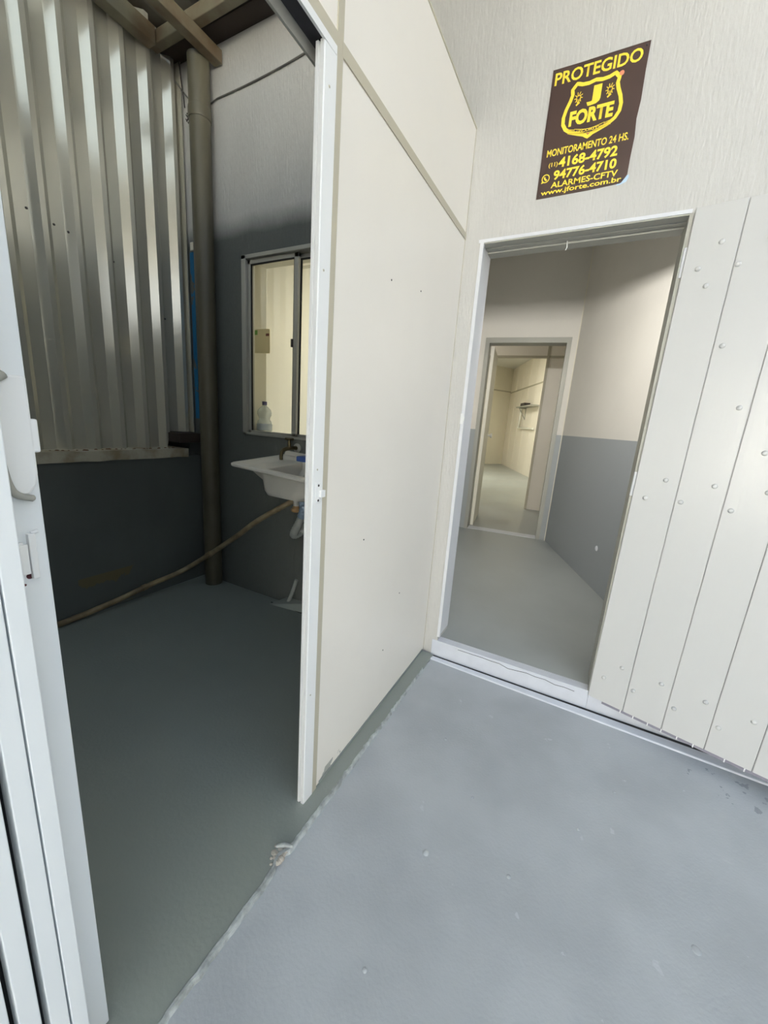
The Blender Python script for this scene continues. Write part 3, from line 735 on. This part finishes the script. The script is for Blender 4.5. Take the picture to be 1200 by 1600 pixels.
# ------------------------------------------------------------------ plank door, swung open flat towards the wall
d2 = bpy.data.objects.new('door_2', None); C.objects.link(d2)
tag(d2, 'gloss white plank door with round nail heads swung open at the right', 'door', kind='structure')
TH_D, SAG = math.radians(12.5), math.radians(1.1)
HX, HY, ZB, ZT = 0.847, -0.012, 0.078, 2.088
def dpnt(u, z, t=0.0):
    """u along the leaf from the hinge, z up, t out of the visible face"""
    du = u * math.cos(SAG) + (z - 1.0) * math.sin(SAG) * 0.3; dz = z - u * math.sin(SAG)
    return (HX + du * math.cos(TH_D) - t * math.sin(TH_D), HY - du * math.sin(TH_D) - t * math.cos(TH_D), dz)
pd = MB()
PW, NP = 0.1455, 6
for k in range(NP):
    u0, u1 = k * PW, (k + 1) * PW - .0016
    c = .0022
    prof = [(u0 + c, 0), (u1 - c, 0), (u1, -c), (u1, -.026), (u0, -.026), (u0, -c)]
    if k < NP - 1: prof = [(u0 + c, 0), (u1 - c, 0), (u1, -c), (u1, -.012), (u1 + .0016, -.012), (u1 + .0016, -.026), (u0, -.026), (u0, -c)]
    nn = len(prof)
    zt = ZT - (0.0015 if k % 2 else 0)
    pd.add([dpnt(u, ZB, t) for u, t in prof] + [dpnt(u, zt, t) for u, t in prof], [tuple(range(nn))[::-1], tuple(range(nn, 2 * nn))] + [(i, (i + 1) % nn, nn + (i + 1) % nn, nn + i) for i in range(nn)])
def nail(u, z):
    c0 = Vector(dpnt(u, z)); ex = (Vector(dpnt(u + .1, z)) - c0).normalized(); en = Vector((-math.sin(TH_D), -math.cos(TH_D), 0)); ez = ex.cross(en)
    vs, seg = [], 12
    prof = [(.0092, -.0005), (.0086, .0030), (.0062, .0058), (.003, .0070)]
    for r, h in prof:
        vs += [c0 + ex * (r * math.cos(2 * math.pi * k / seg)) + ez * (r * math.sin(2 * math.pi * k / seg)) + en * h for k in range(seg)]
    pd.add(vs, [(i * seg + k, i * seg + (k + 1) % seg, (i + 1) * seg + (k + 1) % seg, (i + 1) * seg + k) for i in range(3) for k in range(seg)] + [tuple(range(36, 48))], 0, True)
zs_ = lambda u: u * math.sin(SAG)
for u, z in ((.097, 1.962), (.046, 1.885), (.081, 1.824), (.157, 1.881), (.170, 1.617), (.261, 1.405), (.225, 1.95), (.245, 1.87), (.385, 1.95), (.36, 1.255),
             (.047, 1.041), (.101, 1.122), (.164, 1.044), (.252, 1.121), (.315, 1.04), (.398, 1.121), (.46, 1.04), (.55, 1.12), (.47, .90), (.55, .72),
             (.047, .197), (.106, .277), (.165, .192), (.253, .274), (.313, .189), (.401, .271), (.458, .186), (.545, .267), (.61, .19), (.70, .27)):
    nail(u, z + zs_(u))
pd.build('plank_leaf', M['doorpaint'], d2)
dsw = MB()
dsw.add([dpnt(u, ZB + dz, t) for u, dz, t in ((.06, -.014, -.016), (.87, -.014, -.016), (.87, -.014, -.004), (.06, -.014, -.004), (.06, .0, -.016), (.87, .0, -.016), (.87, .0, -.004), (.06, .0, -.004))],
        [(0, 3, 2, 1), (4, 5, 6, 7), (0, 1, 5, 4), (1, 2, 6, 5), (2, 3, 7, 6), (3, 0, 4, 7)])
dsw.build('door_sweep', M['tilegrey'], d2)
for u in (.135, .185, .24, .29, .345, .40, .50, .56, .64, .72):
    MB().add([dpnt(u + du, ZB + dz, t) for du, dz, t in ((0, -.017, -.016), (.004, -.017, -.016), (.004, -.017, -.002), (0, -.017, -.002), (0, .001, -.016), (.004, .001, -.016), (.004, .001, -.002), (0, .001, -.002))],
        [(0, 3, 2, 1), (4, 5, 6, 7), (0, 1, 5, 4), (1, 2, 6, 5), (2, 3, 7, 6), (3, 0, 4, 7)]).build('paint_drip', M['grout'], d2)
lg = MB()
for z in (.235, 1.08, 1.92):
    lg.add([dpnt(u, z + dz, t) for u, dz, t in ((.03, -.06, -.05), (.84, -.06, -.05), (.84, -.06, -.026), (.03, -.06, -.026), (.03, .06, -.05), (.84, .06, -.05), (.84, .06, -.026), (.03, .06, -.026))],
           [(0, 3, 2, 1), (4, 5, 6, 7), (0, 1, 5, 4), (1, 2, 6, 5), (2, 3, 7, 6), (3, 0, 4, 7)])
# (ledges lie on the hidden side; kept clear of the wall by the opening angle)
for z in (1.915, 1.09):
    h_ = MB().tube([dpnt(-.006, z - .05, -.01), dpnt(-.006, z + .05, -.01)], .006, 10)
    h_.add([dpnt(u, z + dz, t) for u, dz, t in ((-.012, -.05, -.012), (.004, -.05, -.012), (.004, -.05, -.009), (-.012, -.05, -.009), (-.012, .05, -.012), (.004, .05, -.012), (.004, .05, -.009), (-.012, .05, -.009))],
           [(0, 3, 2, 1), (4, 5, 6, 7), (0, 1, 5, 4), (1, 2, 6, 5), (2, 3, 7, 6), (3, 0, 4, 7)])
    h_.build('hinge', M['frame'], d2)

# ------------------------------------------------------------------ hall beyond the doorway
HC = 3.2
FA, FB = (-.75, 2.560), (.35, 2.693)     # far wall, front face
fd = (Vector(FB) - Vector(FA)).normalized()
def fpt(x): # point on far wall face at given x
    t = (x - FA[0]) / fd.x; return (x, FA[1] + t * fd.y)
OX0, OX1, OZ = -.520, .268, 2.19
hw = MB()
hw.wallbox(FA, fpt(OX0), .095, HC, .14).wallbox(fpt(OX1), (FB[0] + .10, FB[1] + .012), .095, HC, .14).wallbox(fpt(OX0), fpt(OX1), OZ, HC, .14)
hwo = hw.build('wall_hall_far', M['hallwall'])
tag(hwo, 'far hall wall with the second doorway', 'wall', kind='structure')
ho_ = MB().wallbox((.35, 2.693), (.35 + .36735 * 2.723, 2.693 - .93008 * 2.723), .095, HC, .1).build('wall_hall_right', M['hallwall'])
tag(ho_, 'slanting hall wall painted white above and grey below', 'wall', kind='structure')
lh = MB().lathe([(.022, 0), (.020, .003), (.008, .005)], (0, 0, 0), 0, 14)
for i_, p_ in enumerate(lh.v): pass
nvec = Vector((-.93008, -.36735, 0)); cpt = Vector((.823, 1.495, .412))
lh2 = MB(); seg = 14
vv = []
for r, h in ((.022, 0), (.019, .004), (.008, .006)):
    for k in range(seg):
        a_ = 2 * math.pi * k / seg
        vv.append(cpt + Vector((.36735, -.93008, 0)) * (r * math.cos(a_)) + Vector((0, 0, 1)) * (r * math.sin(a_)) + nvec * h)
lh2.add(vv, [(i * seg + k, i * seg + (k + 1) % seg, (i + 1) * seg + (k + 1) % seg, (i + 1) * seg + k) for i in range(2) for k in range(seg)] + [tuple(range(2 * seg, 3 * seg))], 0, True)
lh2.build('filled_hole', M['riser'], ho_)
hl = MB().wallbox((-.72, 2.60), (-.42, .16), .095, HC + .1, .06).build('wall_hall_left', M['hallwall'])
tag(hl, 'left hall wall', 'wall', kind='structure')
hc = MB().box((-.8, .16, HC), (2.3, 2.9, HC + .1)).build('ceiling_hall', M['ceil'])
tag(hc, 'white hall ceiling', 'ceiling', kind='structure')
# unseen fill light added for the hall; its visor shades the upper walls
LMX, LMY, LMZ = .22, .26, 2.17
hlm = thing('hall_fill_fixture', (LMX, .16, LMZ), 'unseen visored fill light added over the inside of the doorway', 'fill light')
MB().box((LMX - .18, .16, LMZ - .03), (LMX + .18, .20, LMZ + .03)).build('back_plate', M['frame'], hlm)
MB().box((LMX - .42, .161, LMZ + .034), (LMX + .6, .485, LMZ + .042)).build('visor', M['track'], hlm)  # baffle added to shape the fill light's upper cut-off
at(hlm, (LMX, .16, LMZ))
hl_ = bpy.data.lights.new('hall_fill_light', 'AREA'); hl_.shape = 'RECTANGLE'; hl_.size = .3; hl_.size_y = .03; hl_.energy = HALL_FILL; hl_.color = (1.0, .97, .91)
hlo = bpy.data.objects.new('hall_fill_light', hl_); C.objects.link(hlo); hlo.location = (LMX, .215, LMZ); hlo.rotation_euler = (math.radians(76), 0, 0)
# steel frame of the second doorway
f2 = bpy.data.objects.new('trim_second_doorway', None); C.objects.link(f2)
tag(f2, 'grey steel frame of the second doorway', 'door frame', kind='structure')
def fbox(x0, x1, z0, z1, d0, d1):
    n_ = Vector((-fd.y, fd.x)); p_ = Vector(fpt(x0)) + n_ * d0; q_ = Vector(fpt(x1)) + n_ * d0
    return MB().wallbox(p_, q_, z0, z1, d1 - d0)
fbox(OX0 - .03, OX0 + .012, .095, OZ + .04, -.014, .15).build('left_jamb', M['jamb2'], f2)
fbox(OX1 - .012, OX1 + .03, .095, OZ + .04, -.014, .15).build('right_jamb', M['jamb2'], f2)
fbox(OX0 - .03, OX1 + .03, OZ - .012, OZ + .04, -.016, .15).build('head_jamb', M['jamb2'], f2)
th_ = fbox(OX0, OX1, .095, .099, .0, .14).build('threshold', M['riser'], f2)
# door leaf standing open into the next room
d3 = bpy.data.objects.new('door_3', None); C.objects.link(d3)
tag(d3, 'cream door leaf standing open in the second doorway', 'door', kind='structure')
p0 = Vector((-.478, 2.735)); p1 = Vector((-.545, 3.16)); p1 = p0 + (p1 - p0).normalized() * .74
p1 = Vector((-.598, 3.42)); p0 = Vector((-.485, 2.74))
MB().wallbox(p0, p1, .105, OZ - .02, .035).build('leaf', M['leafp'], d3)
kd = (p1 - p0).normalized(); kq = p0 + kd * .60; kn_ = Vector((kd.y, -kd.x))
kb_ = MB()
kb_.tube([(*(kq + kn_ * t), 1.19) for t in (0, .004, .005, .03, .033, .05, .056, .06)], [.028, .028, .012, .012, .028, .032, .026, .008], 14)
kb_.build('door_knob', M['whitep'], d3)

# ------------------------------------------------------------------ rooms behind the second doorway
r2 = MB()
q0, q1 = Vector((-.105, 4.43)), Vector((1.6, 4.62))
r2.wallbox(q0, q1, .095, 2.34, .05)
r2.wallbox((-2.6, 4.15), q1, 2.345, 3.3, .05)
r2.wallbox((-2.6, 4.15), (-.98, 4.335), .095, 2.34, .05)
r2o = r2.build('wall_second_room', M['panel'])
tag(r2o, 'cream panel wall with an open doorway in the room beyond', 'wall', kind='structure')
rr_ = MB().wallbox((-1.0, 4.325), (1.6, 4.61), 2.325, 2.355, .07).wallbox((-.135, 4.415), (-.100, 4.419), .095, 3.3, .07)
rr_.build('rail', M['rail'], r2o)
r2s = MB().wallbox((-2.6, 2.40), (-2.6, 4.2), .095, 3.3, .05).wallbox((1.6, 4.62), (1.6, 2.72), .095, 3.3, .05).wallbox((1.6, 2.77), (.35, 2.72), .095, 3.3, .05).wallbox((-.75, 2.70), (-2.6, 2.60), .095, 3.3, .05)
r2so = r2s.build('wall_second_room_side', M['cream'])
tag(r2so, 'side walls of the room beyond the hall', 'wall', kind='structure')
r2c = MB().box((-3.3, 2.84, 3.3), (2.3, 14, 3.38)).build('ceiling_rooms', M['ceil'])
tag(r2c, 'ceiling of the rooms beyond the hall', 'ceiling', kind='structure')
ec = Vector((-2.138, 12.374))
e3 = MB().wallbox((-.10, 7.56), ec, .095, 3.3, -.06)
e3o = e3.build('wall_end_room_right', M['panel'])
tag(e3o, 'cream panel wall carrying the small shelf in the end room', 'wall', kind='structure')
e4 = MB().wallbox(ec, (-3.2, 10.42), .095, 3.3, -.06).wallbox((-3.2, 10.5), (-3.2, 4.2), .095, 3.3, -.06)
e4o = e4.build('wall_end_room_far', M['cream'])
tag(e4o, 'cream far wall of the end room', 'wall', kind='structure')
e5o = MB().wallbox((-.10, 7.6), (.6, 4.5), .095, 3.3, -.06).build('wall_end_room_near', M['cream'])
tag(e5o, 'near side wall of the end room', 'wall', kind='structure')
rd_ = Vector((1.31, -3.08)).normalized(); rn = Vector((rd_.y, -rd_.x))   # along the wall to the viewer, and into the room
if rn.x > 0: rn = -rn
def rwp(t, off, z): v_ = ec + rd_ * t + rn * off; return (v_.x, v_.y, z)
def rbox(t0, t1, o0, o1, z0, z1):
    return MB().add([rwp(t0, o0, z0), rwp(t1, o0, z0), rwp(t1, o1, z0), rwp(t0, o1, z0), rwp(t0, o0, z1), rwp(t1, o0, z1), rwp(t1, o1, z1), rwp(t0, o1, z1)],
                    [(0, 3, 2, 1), (4, 5, 6, 7), (0, 1, 5, 4), (1, 2, 6, 5), (2, 3, 7, 6), (3, 0, 4, 7)])
rbox(0, 5.2, 0, .012, 2.50, 2.54).build('rail', M['rail'], e3o)
for t in (.75, 1.5, 2.25, 3.0): rbox(t, t + .03, 0, .008, .095, 3.3).build('stud', M['panel'], e3o)
tag_far = Vector((-3.2, 10.42))
fdv = (tag_far - ec).normalized(); fn = Vector((fdv.y, -fdv.x))
if fn.y > 0: fn = -fn
pA, pB = ec + fn * .0, tag_far + fn * .0
MB().add([(*(pA), 2.53), (*(pB), 2.53), (*(pB + fn * .012), 2.53), (*(pA + fn * .012), 2.53), (*(pA), 2.57), (*(pB), 2.57), (*(pB + fn * .012), 2.57), (*(pA + fn * .012), 2.57)],
         [(0, 3, 2, 1), (4, 5, 6, 7), (0, 1, 5, 4), (1, 2, 6, 5), (2, 3, 7, 6), (3, 0, 4, 7)]).build('rail', M['rail'], e4o)
shf = thing('wall_shelf', rwp(2.6, 0, 1.93), 'small grey wall shelf on a triangular bracket in the end room', 'shelf')
rbox(2.02, 3.6, 0, .22, 1.93, 1.965).build('shelf_board', M['jamb2'], shf)
k_ = MB().tube([rwp(2.35, .004, 1.92), rwp(2.35, .20, 1.92)], .012, 8).tube([rwp(2.35, .20, 1.92), rwp(2.35, .012, 1.62)], .012, 8).tube([rwp(2.35, .012, 1.93), rwp(2.35, .012, 1.60)], .012, 8)
k_.build('shelf_bracket', M['jamb2'], shf)
at(shf, rwp(2.6, 0, 1.93))
bx = rbox(2.42, 2.85, .04, .20, 1.965, 2.045).build('black_box', M['dark'])
tag(bx, 'small black box standing on the wall shelf', 'box')
pv = MB().tube([rwp(1.98, .05, 1.93), rwp(1.98, .05, 1.39), rwp(1.99, .05, 1.375), rwp(3.5, .05, 1.36)], .03, 12).lathe([(.04, -.02), (.045, 0), (.04, .02)], rwp(1.98, .05, 1.385), 2, 12)
pvo = pv.build('white_water_pipe', M['whitep'])
tag(pvo, 'thin white water pipe with an elbow below the wall shelf', 'pipe')

# ------------------------------------------------------------------ security sign on the back wall
SX0, SX1, SZ0, SZ1 = .290, .613, 2.212, 2.650
SW, SH = SX1 - SX0, SZ1 - SZ0
sgn = thing('security_sign', (SX0, -.002, SZ0), 'dark brown security sign with yellow lettering above the doorway', 'sign')
def S(u, v): return (SX0 + u * SW, SZ1 - v * SH)
N_ = 12
outl = [S(0, 0), S(.3, .003), (S(.65, 0)), S(1, 0), S(.998, .2), S(1.004, .4), S(.992, .53), S(1.006, .66), S(1.0, .8), S(1.0, .93), S(.985, .95), S(.95, .985), S(.93, .99), S(.6, .998), S(.3, 1.0), S(0, 1), S(.003, .7), S(-.003, .5), S(.002, .25)]
MB().prism(outl, 1, -.0035, -.0005).build('sign_board', M['signb'], sgn)
MB().prism([S(.92, .975), S(1.015, .93), S(1.02, .95), S(1.0, .985), S(.94, 1.0), S(.90, 1.0)], 1, -.0012, -.0003).build('torn_corner', M['ltblue'], sgn)
YF = -.0036
def text(s, u0, u1, v0, v1, bold=.02, shear=0.0, nm='lettering'):
    c_ = bpy.data.curves.new('t', 'FONT'); c_.body = s; c_.offset = bold; c_.resolution_u = 3; c_.shear = shear
    o_ = bpy.data.objects.new('t', c_); C.objects.link(o_)
    dg = bpy.context.evaluated_depsgraph_get()
    me = bpy.data.meshes.new_from_object(o_.evaluated_get(dg))
    bpy.data.objects.remove(o_); bpy.data.curves.remove(c_)
    X = [v.co.x for v in me.vertices]; Y = [v.co.y for v in me.vertices]
    ax_, bx_, ay_, by_ = min(X), max(X), min(Y), max(Y)
    x0_, z0_ = S(u0, v1); x1_, z1_ = S(u1, v0)
    for v in me.vertices:
        v.co = (x0_ + (v.co.x - ax_) / (bx_ - ax_) * (x1_ - x0_), YF - .0003, z0_ + (v.co.y - ay_) / (by_ - ay_) * (z1_ - z0_))
    me.materials.clear(); me.materials.append(M['yellow'])
    o_ = bpy.data.objects.new(nm, me); C.objects.link(o_); o_.parent = sgn
    return o_
text('PROTEGIDO', .035, .945, .030, .125, .022)
text('J', .43, .575, .205, .345, .065)
text('FORTE', .265, .735, .355, .470, .045)
text('MONITORAMENTO 24 HS.', .06, .945, .615, .672, .018)
text('(11)', .10, .205, .722, .765, .02)
text('4168-4792', .215, .855, .693, .775, .032)
text('94776-4710', .175, .865, .790, .868, .032)
text('ALARMES-CFTV', .16, .895, .882, .930, .02)
text('www.jforte.com.br', .05, .945, .937, .990, .02)
def flat(poly, nm='emblem', y=YF):
    # filled outline via bmesh triangulation
    me = bpy.data.meshes.new(nm); b_ = bmesh.new()
    vs_ = [b_.verts.new((*[p[0]], y, p[1])) for p in poly]
    f_ = b_.faces.new(vs_); bmesh.ops.triangulate(b_, faces=[f_]); b_.to_mesh(me); b_.free()
    me.materials.append(M['yellow']); o_ = bpy.data.objects.new(nm, me); C.objects.link(o_); o_.parent = sgn
    return o_
def band(pts_, wd, mb=None, closed=False):
    """ribbon of constant width along pts (u,v)"""
    P_ = [Vector(S(*p)) for p in pts_]; n_ = len(P_); L, R2 = [], []
    for i in range(n_):
        a_ = P_[(i - 1) % n_] if closed or i > 0 else P_[i]; b_ = P_[(i + 1) % n_] if closed or i < n_ - 1 else P_[i]
        d_ = (b_ - a_).normalized(); m_ = Vector((-d_.y, d_.x)) * wd / 2
        L.append(P_[i] + m_); R2.append(P_[i] - m_)
    vs_ = [(p.x, YF - .0002, p.y) for p in L] + [(p.x, YF - .0002, p.y) for p in R2]
    fs_ = [(i, (i + 1) % n_, n_ + (i + 1) % n_, n_ + i) for i in range(n_ if closed else n_ - 1)]
    (mb or MB()).add(vs_, fs_); return mb
half = [(.50, .165), (.57, .176), (.64, .172), (.70, .155), (.745, .195), (.735, .235), (.752, .28), (.785, .34), (.805, .40), (.80, .455), (.765, .50), (.70, .535), (.61, .56), (.545, .577), (.50, .60)]
half = [(u, .165 + (v - .165) * .95) for u, v in half]
full = half + [(1 - u, v) for u, v in half[-2:0:-1]]
dense = []
for i in range(len(full)):
    a_, b_ = full[i], full[(i + 1) % len(full)]
    for k in range(4): dense.append((a_[0] + (b_[0] - a_[0]) * k / 4, a_[1] + (b_[1] - a_[1]) * k / 4))
eb = MB()
band(dense, .0125, eb, True)
eb.build('shield_emblem', M['yellow'], sgn, fix=False)
rb = MB()
for (a_, b_) in (((.31, .505), (.69, .505)),):
    up_ = [(.34 + .32 * t, .497 + .020 * math.sin(math.pi * t)) for t in [k / 10 for k in range(11)]]
    dn_ = [(.34 + .32 * t, .525 + .022 * math.sin(math.pi * t)) for t in [k / 10 for k in range(11)]]
    band(up_ + dn_[::-1], .0022, rb, True)
    band([(.34, .503), (.27, .490), (.295, .505), (.27, .522), (.34, .530)], .0022, rb)
    band([(.66, .503), (.73, .490), (.705, .505), (.73, .522), (.66, .530)], .0022, rb)
rb.build('ribbon_emblem', M['yellow'], sgn, fix=False)
text('SECURITY', .36, .64, .515, .535, .02)
for cu in (.335, .665):
    fw_ = MB()
    for k in range(9):
        a_ = k * 2 * math.pi / 9
        band([(cu + .018 * math.cos(a_), .262 + .014 * math.sin(a_)), (cu + .046 * math.cos(a_ + .2), .262 + .042 * math.sin(a_ + .2))], .0028, fw_)
    band([(cu - .02, .25), (cu + .02, .25), (cu + .022, .275), (cu, .31), (cu - .022, .275)], .003, fw_, True)
    band([(cu - .018, .318), (cu + .018, .300)], .006, fw_)
    fw_.build('rosette_emblem', M['yellow'], sgn, fix=False)
ph = MB()
band([(.085 + .042 * math.cos(t), .842 + .031 * math.sin(t)) for t in [2 * math.pi * k / 20 for k in range(20)]], .0034, ph, True)
band([(.052, .862), (.040, .876), (.062, .870)], .004, ph)
band([(.070, .828), (.074, .842), (.088, .854), (.102, .856)], .0058, ph)
ph.build('phone_icon', M['yellow'], sgn, fix=False)
for u, v in ((.76, .17), (.5, .555)):
    x_, z_ = S(u, v); MB().lathe([(.0085 if v < .3 else .004, 0), (.002, -.0012)], (x_, YF, z_), 1, 10).build('rust_spot', M['orange'], sgn)
for u, v in ((.965, .025), (.03, .025), (.03, .975), (.955, .965)):
    x_, z_ = S(u, v); MB().lathe([(.004, 0), (.003, -.0015), (.001, -.002)], (x_, YF, z_), 1, 10).build('screw', M['dark'], sgn)
at(sgn, (SX0, -.002, SZ0))
